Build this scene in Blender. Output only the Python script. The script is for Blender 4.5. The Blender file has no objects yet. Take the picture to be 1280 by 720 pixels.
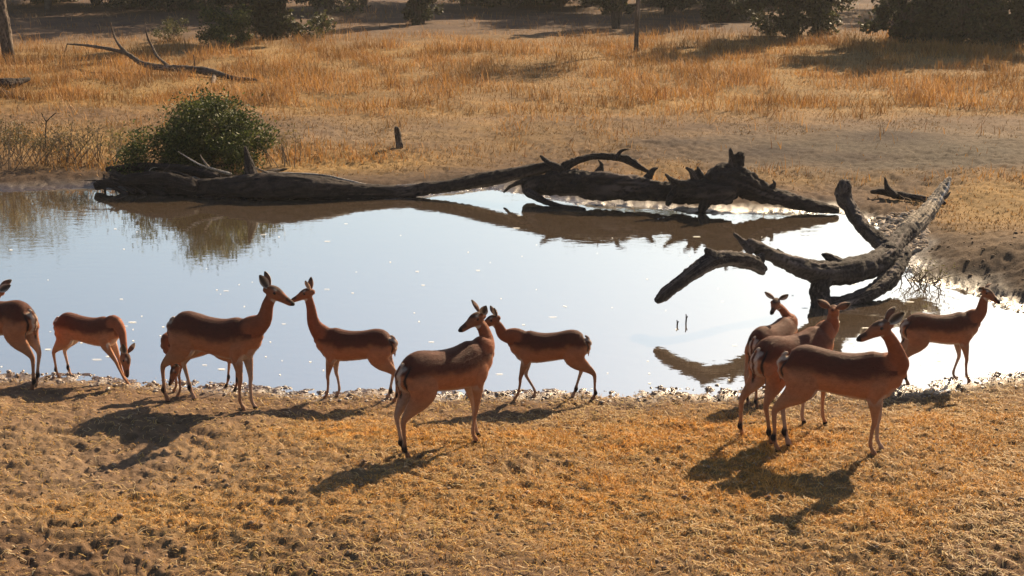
import bpy, math, random
import numpy as np
from mathutils import Vector, Matrix

random.seed(7)
RNG = np.random.default_rng(11)
SC = bpy.context.scene
COL = SC.collection
R = math.radians

# ------------------------------------------------------------------ camera
HC, FPX, PITCH = 3.9, 1758.0, R(14.7)
cam = bpy.data.cameras.new("camera")
cam.sensor_width = 36.0
cam.lens = FPX / 1280 * 36
cam.clip_start, cam.clip_end = 0.1, 8000
camo = bpy.data.objects.new("camera", cam)
camo.location = (0, 0, HC)
camo.rotation_euler = (math.pi / 2 - PITCH, 0, 0)
COL.objects.link(camo)
SC.camera = camo
SC.render.resolution_x, SC.render.resolution_y = 1024, 576

# ------------------------------------------------------------------ sky and sun
SUN_AZ, SUN_EL = R(34), R(31)          # azimuth clockwise from +Y (away from the camera)
world = bpy.data.worlds.new("World")
SC.world = world
world.use_nodes = True
wt = world.node_tree
bg = wt.nodes["Background"]
sky = wt.nodes.new("ShaderNodeTexSky")
sky.sky_type = 'NISHITA'
sky.sun_disc = False
sky.sun_elevation = SUN_EL
sky.sun_rotation = SUN_AZ
sky.air_density, sky.dust_density, sky.ozone_density = 1.0, 1.5, 0.7
wt.links.new(sky.outputs[0], bg.inputs[0])
bg.inputs[1].default_value = 0.054
sun = bpy.data.lights.new("sun", 'SUN')
sun.energy = 5.0
sun.angle = R(0.6)
sun.color = (1.0, 0.77, 0.50)
suno = bpy.data.objects.new("sun", sun)
sd_ = Vector((math.sin(SUN_AZ) * math.cos(SUN_EL), math.cos(SUN_AZ) * math.cos(SUN_EL), math.sin(SUN_EL)))
suno.rotation_euler = sd_.to_track_quat('Z', 'Y').to_euler()
COL.objects.link(suno)
SC.view_settings.view_transform = 'Standard'
SC.view_settings.look = 'None'
SC.view_settings.exposure = 1.2
SC.view_settings.gamma = 1.0
SC.cycles.use_denoising = True
SC.cycles.max_bounces = 6
SC.cycles.volume_bounces = 0

# ------------------------------------------------------------------ helpers
CP, SP = math.cos(PITCH), math.sin(PITCH)

def ray(px, py):
    a, b = (px - 640) / FPX, (py - 360) / FPX
    return np.array([a, CP - b * SP, -SP - b * CP])

def gp(px, py, z=0.0):
    """where the line of sight through a photo pixel meets height z"""
    d = ray(px, py)
    t = (z - HC) / d[2]
    return np.array([d[0] * t, d[1] * t, z])

def at_y(px, py, Y):
    d = ray(px, py)
    t = Y / d[1]
    return np.array([d[0] * t, Y, HC + d[2] * t])

WATER = -0.35
def wp(px, py, row, z=WATER):
    return at_y(px, py, gp(px, row, z)[1])

def sstep(x, a=0.0, b=1.0):
    t = np.clip((x - a) / (b - a), 0, 1)
    return t * t * (3 - 2 * t)

_perm = np.random.default_rng(3).random((4096,))
def _h(ix, iy, iz, s):
    n = (ix * 73856093) ^ (iy * 19349663) ^ (iz * 83492791) ^ (s * 2654435)
    n = (n ^ (n >> 13)) * 1274126177
    return _perm[(n ^ (n >> 16)) & 4095]

def noise(x, y, z=0.0, s=0):
    """smooth value noise, -1..1"""
    x, y, z = np.broadcast_arrays(np.asarray(x, float), np.asarray(y, float), np.asarray(z, float))
    fx, fy, fz = np.floor(x), np.floor(y), np.floor(z)
    ix, iy, iz = fx.astype(np.int64), fy.astype(np.int64), fz.astype(np.int64)
    u, v, w = x - fx, y - fy, z - fz
    u, v, w = u * u * (3 - 2 * u), v * v * (3 - 2 * v), w * w * (3 - 2 * w)
    r = 0
    for dx in (0, 1):
        for dy in (0, 1):
            for dz in (0, 1):
                r = r + _h(ix + dx, iy + dy, iz + dz, s) * (u if dx else 1 - u) * (v if dy else 1 - v) * (w if dz else 1 - w)
    return r * 2 - 1

def fbm(x, y, z=0.0, s=0, o=4):
    r, a, f = 0, 1.0, 1.0
    for i in range(o):
        r = r + a * noise(np.asarray(x) * f, np.asarray(y) * f, np.asarray(z) * f, s + i)
        a *= 0.5; f *= 2.03
    return r / 1.8

def tag(o, label=None, cat=None, group=None, kind=None):
    if label: o["label"] = label
    if cat: o["category"] = cat
    if group: o["group"] = group
    if kind: o["kind"] = kind
    return o

def empty(name, loc, rz=0.0):
    o = bpy.data.objects.new(name, None)
    o.empty_display_size = 0.2
    o.location = tuple(loc)
    o.rotation_euler = (0, 0, rz)
    COL.objects.link(o)
    return o

def link(name, me, mat=None, parent=None, smooth=True):
    o = bpy.data.objects.new(name, me)
    COL.objects.link(o)
    if mat is not None:
        for m in (mat if isinstance(mat, (list, tuple)) else [mat]):
            me.materials.append(m)
    if smooth:
        me.polygons.foreach_set("use_smooth", np.ones(len(me.polygons), bool))
    if parent is not None:
        o.parent = parent
    return o

def mesh_np(name, V, faces_list, col=None, colname="tint", mat_idx=None):
    """V (n,3); faces_list: list of int arrays (m,k)"""
    me = bpy.data.meshes.new(name)
    V = np.ascontiguousarray(V, np.float32)
    me.vertices.add(len(V))
    me.vertices.foreach_set("co", V.ravel())
    loops = np.concatenate([f.ravel() for f in faces_list]).astype(np.int32)
    tot = np.concatenate([np.full(len(f), f.shape[1], np.int32) for f in faces_list])
    start = np.concatenate([[0], np.cumsum(tot)[:-1]]).astype(np.int32)
    me.loops.add(len(loops))
    me.loops.foreach_set("vertex_index", loops)
    me.polygons.add(len(tot))
    me.polygons.foreach_set("loop_start", start)
    if mat_idx is not None:
        me.polygons.foreach_set("material_index", mat_idx)
    me.update(calc_edges=True)
    if col is not None:
        a = me.color_attributes.new(colname, 'FLOAT_COLOR', 'POINT')
        c = np.ones((len(V), 4), np.float32)
        c[:, :np.shape(col)[1]] = col
        a.data.foreach_set("color", c.ravel())
    return me

def catmull(P, n):
    """resample rows of P (k,m) smoothly, n samples per span"""
    P = np.asarray(P, float)
    Q = np.vstack([2 * P[0] - P[1], P, 2 * P[-1] - P[-2]])
    out = []
    for i in range(len(P) - 1):
        p0, p1, p2, p3 = Q[i:i + 4]
        for j in range(n):
            t = j / n
            out.append(0.5 * (2 * p1 + (p2 - p0) * t + (2 * p0 - 5 * p1 + 4 * p2 - p3) * t * t + (3 * p1 - p0 - 3 * p2 + p3) * t ** 3))
    out.append(P[-1])
    return np.array(out)

def tube(pts, rw, rh=None, up=(0, 0, 1), seg=14, sub=5, cap=True):
    """closed tube; rw = half-size sideways, rh = half-size along the up hint"""
    pts = np.asarray(pts, float)
    rw = np.asarray(rw, float); rh = rw if rh is None else np.asarray(rh, float)
    A = catmull(np.column_stack([pts, rw, rh]), sub)
    A[:, 3:] = np.maximum(A[:, 3:], 0.002)
    P = A[:, :3]
    T = np.gradient(P, axis=0)
    T /= np.linalg.norm(T, axis=1)[:, None] + 1e-9
    if cap:
        e0 = [(0.85, 0.5), (0.5, 0.85)]
        P0 = [P[0] - T[0] * A[0, 3:].min() * b for a, b in e0][::-1]
        P1 = [P[-1] + T[-1] * A[-1, 3:].min() * b for a, b in e0]
        P = np.vstack([P0, P, P1])
        W = np.vstack([[A[0, 3:] * a for a, b in e0][::-1], A[:, 3:], [A[-1, 3:] * a for a, b in e0]])
        T = np.vstack([[T[0]] * 2, T, [T[-1]] * 2])
    else:
        W = A[:, 3:]
    n = len(P)
    u = np.array(up, float)
    V = []
    ang = np.linspace(0, 2 * math.pi, seg, endpoint=False)
    for i in range(n):
        t = T[i]
        v = u - t * np.dot(u, t)
        if np.linalg.norm(v) < 0.05:
            v = np.cross(t, (1, 0.2, 0))
        v /= np.linalg.norm(v)
        s = np.cross(t, v)
        u = v if i else v
        V.append(P[i] + np.outer(np.cos(ang), s) * W[i, 0] + np.outer(np.sin(ang), v) * W[i, 1])
    V = np.vstack(V)
    F = []
    for i in range(n - 1):
        a = i * seg + np.arange(seg)
        b = i * seg + (np.arange(seg) + 1) % seg
        F.append(np.column_stack([a, b, b + seg, a + seg]))
    F = np.vstack(F)
    c0, c1 = len(V), len(V) + 1
    V = np.vstack([V, P[0], P[-1]])
    a = np.arange(seg); b = (a + 1) % seg
    tri = np.vstack([np.column_stack([b, a, np.full(seg, c0)]),
                     np.column_stack([a + (n - 1) * seg, b + (n - 1) * seg, np.full(seg, c1)])])
    return V, F, tri

def merge(parts):
    V, Q, T, o = [], [], [], 0
    for v, q, t in parts:
        V.append(v); Q.append(q + o); T.append(t + o); o += len(v)
    return np.vstack(V), np.vstack(Q), np.vstack(T)

def remesh(V, Q, T, voxel, smooth=2, fac=0.5):
    me = mesh_np("tmp", V, [Q, T])
    o = bpy.data.objects.new("tmp", me)
    COL.objects.link(o)
    m = o.modifiers.new("r", 'REMESH'); m.mode = 'VOXEL'; m.voxel_size = voxel
    if smooth:
        s = o.modifiers.new("s", 'SMOOTH'); s.iterations = smooth; s.factor = fac
    dg = bpy.context.evaluated_depsgraph_get()
    ev = o.evaluated_get(dg)
    e = bpy.data.meshes.new_from_object(ev)
    co = np.empty(len(e.vertices) * 3, np.float32); e.vertices.foreach_get("co", co)
    nl = np.empty(len(e.vertices) * 3, np.float32); e.vertices.foreach_get("normal", nl)
    tot = np.empty(len(e.polygons), np.int32); e.polygons.foreach_get("loop_total", tot)
    lv = np.empty(len(e.loops), np.int32); e.loops.foreach_get("vertex_index", lv)
    st = np.empty(len(e.polygons), np.int32); e.polygons.foreach_get("loop_start", st)
    q = lv[st[tot == 4][:, None] + np.arange(4)]
    t = lv[st[tot == 3][:, None] + np.arange(3)] if (tot == 3).any() else np.zeros((0, 3), int)
    bpy.data.objects.remove(o); bpy.data.meshes.remove(me); bpy.data.meshes.remove(e)
    return co.reshape(-1, 3).astype(float), nl.reshape(-1, 3).astype(float), q, t

# ------------------------------------------------------------------ materials
def mat(name):
    m = bpy.data.materials.new(name); m.use_nodes = True
    nt = m.node_tree
    return m, nt, nt.nodes["Principled BSDF"], nt.nodes["Material Output"]

def N(nt, t, **kw):
    n = nt.nodes.new(t)
    for k, v in kw.items():
        setattr(n, k, v)
    return n

def mixc(nt, fac, a, b, mode='MIX'):
    n = N(nt, "ShaderNodeMix", data_type='RGBA', blend_type=mode)
    for s, v in ((n.inputs[0], fac), (n.inputs[6], a), (n.inputs[7], b)):
        if hasattr(v, "is_linked"): nt.links.new(v, s)
        elif isinstance(v, (int, float)): s.default_value = v
        else: s.default_value = (*v, 1)
    return n.outputs[2]

def noise_node(nt, scale, detail=6, rough=0.6, stretch=None, coord="Object"):
    tc = N(nt, "ShaderNodeTexCoord")
    src = tc.outputs[coord]
    if stretch:
        mp = N(nt, "ShaderNodeMapping"); mp.inputs[3].default_value = stretch
        nt.links.new(src, mp.inputs[0]); src = mp.outputs[0]
    n = N(nt, "ShaderNodeTexNoise")
    n.inputs["Scale"].default_value = scale; n.inputs["Detail"].default_value = detail
    n.inputs["Roughness"].default_value = rough
    nt.links.new(src, n.inputs[0])
    return n.outputs["Fac"]

def ramp(nt, fac, stops):
    n = N(nt, "ShaderNodeValToRGB")
    while len(n.color_ramp.elements) < len(stops): n.color_ramp.elements.new(0.5)
    for e, (p, c) in zip(n.color_ramp.elements, stops):
        e.position = p; e.color = (*c, 1) if not isinstance(c, (int, float)) else (c, c, c, 1)
    nt.links.new(fac, n.inputs[0])
    return n.outputs[0]

def bump(nt, bsdf, h, strength, dist):
    b = N(nt, "ShaderNodeBump")
    b.inputs["Strength"].default_value = strength; b.inputs["Distance"].default_value = dist
    nt.links.new(h, b.inputs["Height"]); nt.links.new(b.outputs[0], bsdf.inputs["Normal"])

def attr(nt, name):
    a = N(nt, "ShaderNodeAttribute"); a.attribute_name = name
    return a.outputs["Color"]

def m_ground():
    m, nt, b, o = mat("ground")
    c = attr(nt, "tint")
    f = ramp(nt, noise_node(nt, 14, 8, 0.7), [(0.25, 0.62), (0.5, 1.0), (0.75, 1.35)])
    c = mixc(nt, 1.0, c, f, 'MULTIPLY')
    f2 = ramp(nt, noise_node(nt, 1.1, 4, 0.6), [(0.3, 0.8), (0.7, 1.2)])
    c = mixc(nt, 1.0, c, f2, 'MULTIPLY')
    nt.links.new(c, b.inputs["Base Color"])
    at = [n for n in nt.nodes if n.type == 'ATTRIBUTE'][0]
    for inp, lo, hi in (("Roughness", 0.95, 0.22), ("Specular IOR Level", 0.15, 0.9)):
        mr = N(nt, "ShaderNodeMapRange"); mr.inputs[3].default_value = lo; mr.inputs[4].default_value = hi
        nt.links.new(at.outputs["Alpha"], mr.inputs[0]); nt.links.new(mr.outputs[0], b.inputs[inp])
    bump(nt, b, noise_node(nt, 38, 6, 0.7), 0.7, 0.02)
    return m

def m_blade(name, rough=0.7, trans=0.35):
    m, nt, b, o = mat(name)
    c = attr(nt, "tint")
    nt.links.new(c, b.inputs["Base Color"])
    b.inputs["Roughness"].default_value = rough
    b.inputs["Specular IOR Level"].default_value = 0.25
    t = N(nt, "ShaderNodeBsdfTranslucent"); nt.links.new(c, t.inputs[0])
    x = N(nt, "ShaderNodeMixShader"); x.inputs[0].default_value = trans
    nt.links.new(b.outputs[0], x.inputs[1]); nt.links.new(t.outputs[0], x.inputs[2])
    nt.links.new(x.outputs[0], o.inputs[0])
    return m

def m_coat():
    m, nt, b, o = mat("coat")
    c = attr(nt, "tint")
    f = ramp(nt, noise_node(nt, 60, 4, 0.6, (0.35, 1, 1)), [(0.3, 0.86), (0.7, 1.12)])
    c = mixc(nt, 1.0, c, f, 'MULTIPLY')
    nt.links.new(c, b.inputs["Base Color"])
    b.inputs["Roughness"].default_value = 0.75
    b.inputs["Specular IOR Level"].default_value = 0.2
    b.inputs["Sheen Weight"].default_value = 0.18
    b.inputs["Sheen Roughness"].default_value = 0.35
    b.inputs["Sheen Tint"].default_value = (1.0, 0.66, 0.45, 1)
    bump(nt, b, noise_node(nt, 120, 4, 0.7, (0.3, 1, 1)), 0.6, 0.010)
    return m

def m_eye():
    m, nt, b, o = mat("eye_gloss")
    b.inputs["Base Color"].default_value = (0.008, 0.005, 0.004, 1)
    b.inputs["Roughness"].default_value = 0.12
    return m

def m_wood(name, a, bcol, scale=5, bumpd=0.03):
    m, nt, b, o = mat(name)
    f = noise_node(nt, scale, 8, 0.65)
    c = ramp(nt, f, [(0.3, a), (0.62, bcol), (0.8, tuple(min(1, x * 1.5) for x in bcol))])
    v = ramp(nt, noise_node(nt, scale * 9, 5, 0.7), [(0.35, 0.55), (0.6, 1.15)])
    c = mixc(nt, 1.0, c, v, 'MULTIPLY')
    ga = N(nt, "ShaderNodeAttribute"); ga.attribute_name = "grain"
    sp = N(nt, "ShaderNodeSeparateColor"); nt.links.new(ga.outputs["Color"], sp.inputs[0])
    mm = N(nt, "ShaderNodeMath", operation='MULTIPLY'); mm.inputs[1].default_value = 0.75; nt.links.new(sp.outputs[1], mm.inputs[0])
    c = mixc(nt, mm.outputs[0], c, tuple(min(.5, x * 2.6) for x in bcol))
    m2 = N(nt, "ShaderNodeMath", operation='MULTIPLY'); m2.inputs[1].default_value = 0.8; nt.links.new(sp.outputs[0], m2.inputs[0])
    c = mixc(nt, m2.outputs[0], c, tuple(x * .3 for x in a))
    nt.links.new(c, b.inputs["Base Color"])
    b.inputs["Roughness"].default_value = 0.85
    b.inputs["Specular IOR Level"].default_value = 0.25
    bump(nt, b, noise_node(nt, scale * 6, 7, 0.75), 0.9, bumpd)
    return m

def m_water():
    m, nt, b, o = mat("pond_water")
    d = N(nt, "ShaderNodeBsdfDiffuse"); d.inputs[0].default_value = (0.22, 0.155, 0.10, 1)
    g = N(nt, "ShaderNodeBsdfGlossy"); g.inputs["Roughness"].default_value = 0.02
    g.inputs[0].default_value = (0.97, 0.985, 0.93, 1)
    bp = N(nt, "ShaderNodeBump"); bp.inputs["Strength"].default_value = 0.13; bp.inputs["Distance"].default_value = 0.01
    h = noise_node(nt, 5.0, 3, 0.5, (1, 1.6, 1))
    nt.links.new(h, bp.inputs["Height"]); nt.links.new(bp.outputs[0], g.inputs["Normal"])
    fr = N(nt, "ShaderNodeFresnel"); fr.inputs[0].default_value = 1.6
    mp = N(nt, "ShaderNodeMapRange")
    mp.inputs[1].default_value = 0.0; mp.inputs[2].default_value = 0.6
    mp.inputs[3].default_value = 0.72; mp.inputs[4].default_value = 0.97
    nt.links.new(fr.outputs[0], mp.inputs[0])
    x = N(nt, "ShaderNodeMixShader"); nt.links.new(mp.outputs[0], x.inputs[0])
    nt.links.new(d.outputs[0], x.inputs[1]); nt.links.new(g.outputs[0], x.inputs[2])
    nt.links.new(x.outputs[0], o.inputs[0])
    return m

M = dict(ground=m_ground(), straw=m_blade("dry_straw", 0.65, 0.3), leaf=m_blade("leaves", 0.6, 0.3),
         coat=m_coat(), fur=m_blade("fur", 0.6, 0.3), eye=m_eye(), water=m_water(),
         bark=m_wood("dead_wood", (0.010, 0.007, 0.007), (0.040, 0.028, 0.024)),
         pale=m_wood("bleached_wood", (0.2, 0.16, 0.12), (0.42, 0.35, 0.27)),
         grey=m_wood("weathered_wood", (0.020, 0.016, 0.015), (0.085, 0.068, 0.06)),
         trunk=m_wood("tree_bark", (0.05, 0.035, 0.025), (0.13, 0.095, 0.07), 8, 0.01),
         twig=m_wood("twig_bark", (0.06, 0.042, 0.03), (0.2, 0.15, 0.11), 12, 0.004))
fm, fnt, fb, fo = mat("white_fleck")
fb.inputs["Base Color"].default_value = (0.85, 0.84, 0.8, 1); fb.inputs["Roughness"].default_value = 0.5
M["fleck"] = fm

# ------------------------------------------------------------------ terrain
SHORE_PX = [(-500, 232), (-200, 236), (0, 241), (60, 238), (120, 236), (180, 243), (250, 250), (330, 252), (420, 250), (500, 250),
            (560, 243), (610, 238), (660, 246), (720, 256), (800, 260), (870, 270), (940, 268), (1040, 268), (1080, 278), (1108, 300),
            (1128, 330), (1135, 352), (1200, 362), (1245, 384), (1330, 400), (1420, 430), (1400, 462), (1330, 468), (1260, 466), (1200, 474), (1120, 482),
            (1000, 482), (900, 484), (800, 486), (700, 486), (600, 486), (500, 487), (420, 487), (340, 483), (270, 478), (200, 473), (120, 468),
            (0, 466), (-150, 462), (-500, 455)]
SHORE = np.array([gp(x, y, WATER)[:2] for x, y in SHORE_PX])

def pond_sd(x, y):
    """signed distance to the water's edge, negative in the pond"""
    x = np.asarray(x, float); y = np.asarray(y, float)
    d = np.full(x.shape, 1e9); ins = np.zeros(x.shape, bool)
    for i in range(len(SHORE)):
        ax, ay = SHORE[i - 1]; bx, by = SHORE[i]
        ex, ey = bx - ax, by - ay
        t = np.clip(((x - ax) * ex + (y - ay) * ey) / (ex * ex + ey * ey), 0, 1)
        d = np.minimum(d, np.hypot(x - ax - t * ex, y - ay - t * ey))
        c = ((ay > y) != (by > y)) & (x < ex * (y - ay) / (ey + 1e-12) + ax)
        ins ^= c
    return np.where(ins, -d, d)

MOUND = gp(1225, 322, 0.0)[:2]
def height(x, y, fine=True):
    x = np.asarray(x, float); y = np.asarray(y, float)
    sd = pond_sd(x, y)
    far = sstep(y, 15.5, 18.5)
    w = 1 + 0.35 * noise(x * 0.7, y * 0.7, 0, 5)
    near_h = 0.045 * sstep(sd, -0.15, 0.5) * w + 0.16 * sstep(sd, 0.15, 1.9) * w + 0.145 * sstep(sd, 0.8, 4.0)
    near_h = np.where(sd < -0.1, 0, near_h)
    far_h = 0.15 * sstep(sd, 0.0, 0.8) * w + 0.12 * sstep(sd, 0.6, 6)
    z = WATER + near_h * (1 - far) + far_h * far
    z = np.where(sd < 0, WATER + np.maximum(sd * 0.25, -0.5), z)
    mx, my = (x - MOUND[0]) / 2.3, (y - MOUND[1]) / 2.2
    z = z + 0.34 * np.exp(-(mx * mx + my * my)) * sstep(sd, -0.05, 1.5)
    z = z + 0.05 * noise(x * 0.35, y * 0.35, 0, 8) * sstep(sd, 0, 2) + 0.22 * noise(x * 0.06, y * 0.06, 0, 9) * sstep(y, 28, 45)
    if fine:
        fade = (1 - 0.45 * sstep(y, 24, 45)) * (1 + 0.9 * np.exp(-(sd / 0.4) ** 2) * (y < 16))
        a = noise(x * 7.5, y * 9.5, 0, 20); b = noise(x * 13, y * 15, 0, 21)
        d = noise(x * 2.2, y * 2.6, 0, 22); e = noise(x * 28, y * 30, 0, 23)
        rough = 0.6 + 0.5 * sstep(noise(x * 0.4, y * 0.5, 0, 25), -0.5, 0.5)
        rel = -0.018 * sstep(a, 0.08, 0.42) - 0.018 * sstep(b, 0.0, 0.45) + 0.012 * d + 0.011 * e
        z = z + rel * fade * rough * sstep(sd, -0.8, 0.1)
    return z

def hz(x, y):
    return float(height(np.array([x]), np.array([y]))[0])

def gg(px, row):
    """where the line of sight through a photo pixel meets the real ground"""
    z = -0.1
    for _ in range(8):
        p = gp(px, row, z); z = 0.5 * z + 0.5 * hz(p[0], p[1])
    p = gp(px, row, z); p[2] = hz(p[0], p[1])
    return p

def project(x, y, z):
    dy, dz = y, z - HC
    dep = dy * CP - dz * SP
    v = -(dy * SP + dz * CP)
    dep = np.where(dep < 0.5, 0.5, dep)
    return 640 + FPX * x / dep, 360 + FPX * v / dep

def blob(px, py, cx, cy, rx, ry):
    return np.exp(-(((px - cx) / rx) ** 2 + ((py - cy) / ry) ** 2))

SAND = np.array([0.142, 0.086, 0.050]); GOLD = np.array([0.31, 0.205, 0.065]); ORANGE = np.array([0.23, 0.125, 0.052])
PALE = np.array([0.225, 0.165, 0.11]); GREY = np.array([0.078, 0.060, 0.042]); MUD = np.array([0.05, 0.032, 0.024]); SHADE_MAUVE = np.array([0.095, 0.062, 0.048])

def zones(x, y, want_wet=False):
    """how much golden grass grows at a place, and the earth's colour there"""
    px, py = project(x, y, np.where(y < 15, 0.0, -0.08))
    n1 = fbm(x * 0.5, y * 0.5, 0, 31); n2 = fbm(x * 1.7, y * 1.7, 0, 35); n3 = fbm(x * 0.16, y * 0.16, 0, 39)
    near = (y < 14.5)
    # near bank
    g = (0.95 * blob(px, py, 820, 525, 330, 38) + 0.6 * blob(px, py, 1230, 520, 120, 60) + 0.6 * blob(px, py, 440, 515, 110, 22)
         + 0.65 * blob(px, py, 700, 620, 380, 75) + 0.55 * blob(px, py, 1100, 640, 260, 90) + 0.35 * blob(px, py, 180, 640, 200, 40))
    g = g + 0.35 * n1 + 0.3 * n2
    # far field
    band = sstep(py, 35, 70) * (1 - sstep(py + 22 * n3 + 10 * n1, 128, 160))
    gf = band * (0.85 + 0.5 * n3 + 0.3 * n1)
    gf = np.maximum(gf, blob(px, py, 430, 196, 170, 17) * 1.1 + 0.2 * n1)
    gf = np.maximum(gf, blob(px, py, 100, 180, 120, 26) * 0.9)
    gf = np.maximum(gf, blob(px, py, 1250, 245, 95, 34) * 1.2)
    gf = np.maximum(gf, blob(px, py, 1000, 212, 180, 12) * 0.6 + 0.2 * n2)
    gf = np.maximum(gf, blob(px, py, 830, 205, 60, 14) * 0.7)
    gf = np.maximum(gf, blob(px, py, 660, 168, 200, 22) * .5 + .25 * n2 * blob(px, py, 660, 168, 260, 30))
    gf = gf - blob(px, py, 1130, 185, 260, 26) * 0.8
    gf = gf + 0.12 * n2
    gold = np.clip(np.where(near, g, gf), 0, 1)
    pale = np.where(near, 0.5 * blob(px, py, 100, 560, 330, 80) + 0.3 * blob(px, py, 420, 650, 320, 70),
                    0.9 * blob(px, py, 480, 165, 140, 16) + 0.75 * blob(px, py, 1190, 165, 260, 14) + 0.6 * blob(px, py, 820, 60, 60, 12)
                    + 0.5 * blob(px, py, 250, 60, 240, 25) )
    grey = np.where(near, 0, 1.3 * blob(px, py, 1130, 190, 230, 30) + 0.4 * blob(px, py, 700, 180, 400, 25) + 0.7 * blob(px, py, 1220, 320, 110, 50))
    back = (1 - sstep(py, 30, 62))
    sd = pond_sd(x, y)
    c = np.broadcast_to(SAND, x.shape + (3,)).copy()
    def lay(c, k, m):
        m = np.clip(m, 0, 1)[..., None]
        return c * (1 - m) + k * m
    c = lay(c, PALE, pale * (0.7 + 0.6 * n2))
    c = lay(c, GREY, grey * (0.8 + 0.4 * n1))
    c = lay(c, SHADE_MAUVE, back * 0.8)  # tree shade along the back of the field, painted into the ground colour
    c = lay(c, ORANGE, gold * 0.75 * np.where(near, 0.35, 1))
    c = lay(c, GOLD, gold * 0.5)
    c = lay(c, MUD * 0.8, 1.3 * blob(px, py, 965, 187, 52, 8) + 1.3 * blob(px, py, 1110, 170, 58, 8) + blob(px, py, 1075, 193, 50, 6) + .8 * blob(px, py, 860, 178, 60, 5))
    wet = 1 - sstep(sd + 0.15 * n2, 0.02, np.where((y > 15) & (x < 6.0), np.where(px < 640, 2.7, 1.5), 1.0))
    c = lay(c, MUD, wet * np.where((y > 15) & (x < 6.0), 0.9, 0.62))
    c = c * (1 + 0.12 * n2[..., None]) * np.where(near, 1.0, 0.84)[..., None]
    gold = gold * sstep(sd, 0.35, 0.9) * np.where((y > 15) & (px > 330) & (px < 640), sstep(sd, 1.9, 2.6), 1)
    c = np.clip(c, 0.01, 1)
    if want_wet:
        return c, (1 - sstep(sd + 0.22 * n2, 0.05, 0.6)) * sstep(y, 0, 5)
    return gold, c, sd

def build_ground():
    # fine near the camera, coarse far out; reaches the horizon on every side
    ys = list(np.linspace(-900, -20, 12)) + list(np.linspace(-15, 5.6, 26)) 
    y = 6.0
    while y < 95:
        ys.append(y); y += 0.0028 * y
    while y < 3500:
        ys.append(y); y *= 1.09
    us = list(-np.geomspace(40, 0.62, 40)) + list(np.linspace(-0.6, 0.6, 820)) + list(np.geomspace(0.62, 40, 40))
    Y = np.array(ys); U = np.array(us)
    S = np.maximum(Y, 6.0)
    X = U[None, :] * S[:, None]
    X = np.where(Y[:, None] < 6, U[None, :] * (6 + np.maximum(0, -Y[:, None]) * 1.0), X)
    YY = np.broadcast_to(Y[:, None], X.shape)
    x, yv = X.ravel(), YY.ravel()
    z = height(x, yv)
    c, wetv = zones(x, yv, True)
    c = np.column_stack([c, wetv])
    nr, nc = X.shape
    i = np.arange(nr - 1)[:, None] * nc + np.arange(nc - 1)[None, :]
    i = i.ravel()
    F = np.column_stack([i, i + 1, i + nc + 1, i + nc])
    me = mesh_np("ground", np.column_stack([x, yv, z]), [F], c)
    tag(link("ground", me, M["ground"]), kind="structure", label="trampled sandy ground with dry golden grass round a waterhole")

build_ground()

def build_water():
    x0, x1, y0, y1 = SHORE[:, 0].min() - 1, SHORE[:, 0].max() + 1, SHORE[:, 1].min() - 0.8, SHORE[:, 1].max() + 0.8
    V = np.array([[x0, y0, WATER], [x1, y0, WATER], [x1, y1, WATER], [x0, y1, WATER]])
    tag(link("water", mesh_np("water", V, [np.array([[0, 1, 2, 3]])]), M["water"], smooth=False), kind="structure",
        label="still brown pond water mirroring the pale sky")
build_water()

# ------------------------------------------------------------------ grass and straw
def blades(n, P, hgt, wid, lean, cols, flat=False):
    """P (n,3) roots; bent two-piece blades"""
    az = RNG.random(n) * 2 * math.pi
    d = np.column_stack([np.cos(az), np.sin(az), np.zeros(n)])
    side = np.column_stack([-np.sin(az), np.cos(az), np.zeros(n)])
    # turn the blade's broad side at random
    a2 = RNG.random(n) * 2 * math.pi
    side = np.column_stack([np.cos(a2), np.sin(a2), np.zeros(n)])
    h = hgt[:, None]; w = wid[:, None] / 2; l = lean[:, None]
    up = np.array([0, 0, 1.0])
    mid = P + up * h * (0.55 - 0.12 * np.minimum(l, 1)) + d * h * l * 0.32
    tip = P + up * h * (1.0 - 0.45 * np.minimum(l, 1.3)) + d * h * l * 0.95
    V = np.stack([P - side * w, P + side * w, mid + side * w * 0.8, mid - side * w * 0.8, tip], 1).reshape(-1, 3)
    b = np.arange(n) * 5
    Q = np.column_stack([b, b + 1, b + 2, b + 3]); T = np.column_stack([b + 3, b + 2, b + 4])
    return V, Q, T, np.repeat(cols, 5, 0)

def straw_cols(n, gold):
    a = np.array([0.50, 0.34, 0.15]); b = np.array([0.45, 0.30, 0.09]); c = np.array([0.26, 0.15, 0.07]); d = np.array([0.60, 0.47, 0.28])
    t = RNG.random((n, 1))
    out = np.where(t < 0.35, a, np.where(t < 0.7, b, np.where(t < 0.88, c, d)))
    out = out * (1 - 0.55 * gold[:, None]) + (out * np.array([1.0, 0.82, 0.5])) * 0.55 * gold[:, None]
    return out * (0.8 + 0.4 * RNG.random((n, 1)))

def near_sites(n, y0, y1):
    y = y0 + (y1 - y0) * RNG.random(n)
    x = (RNG.random(n) * 2 - 1) * (0.42 * y + 1.2)
    return x, y

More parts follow.
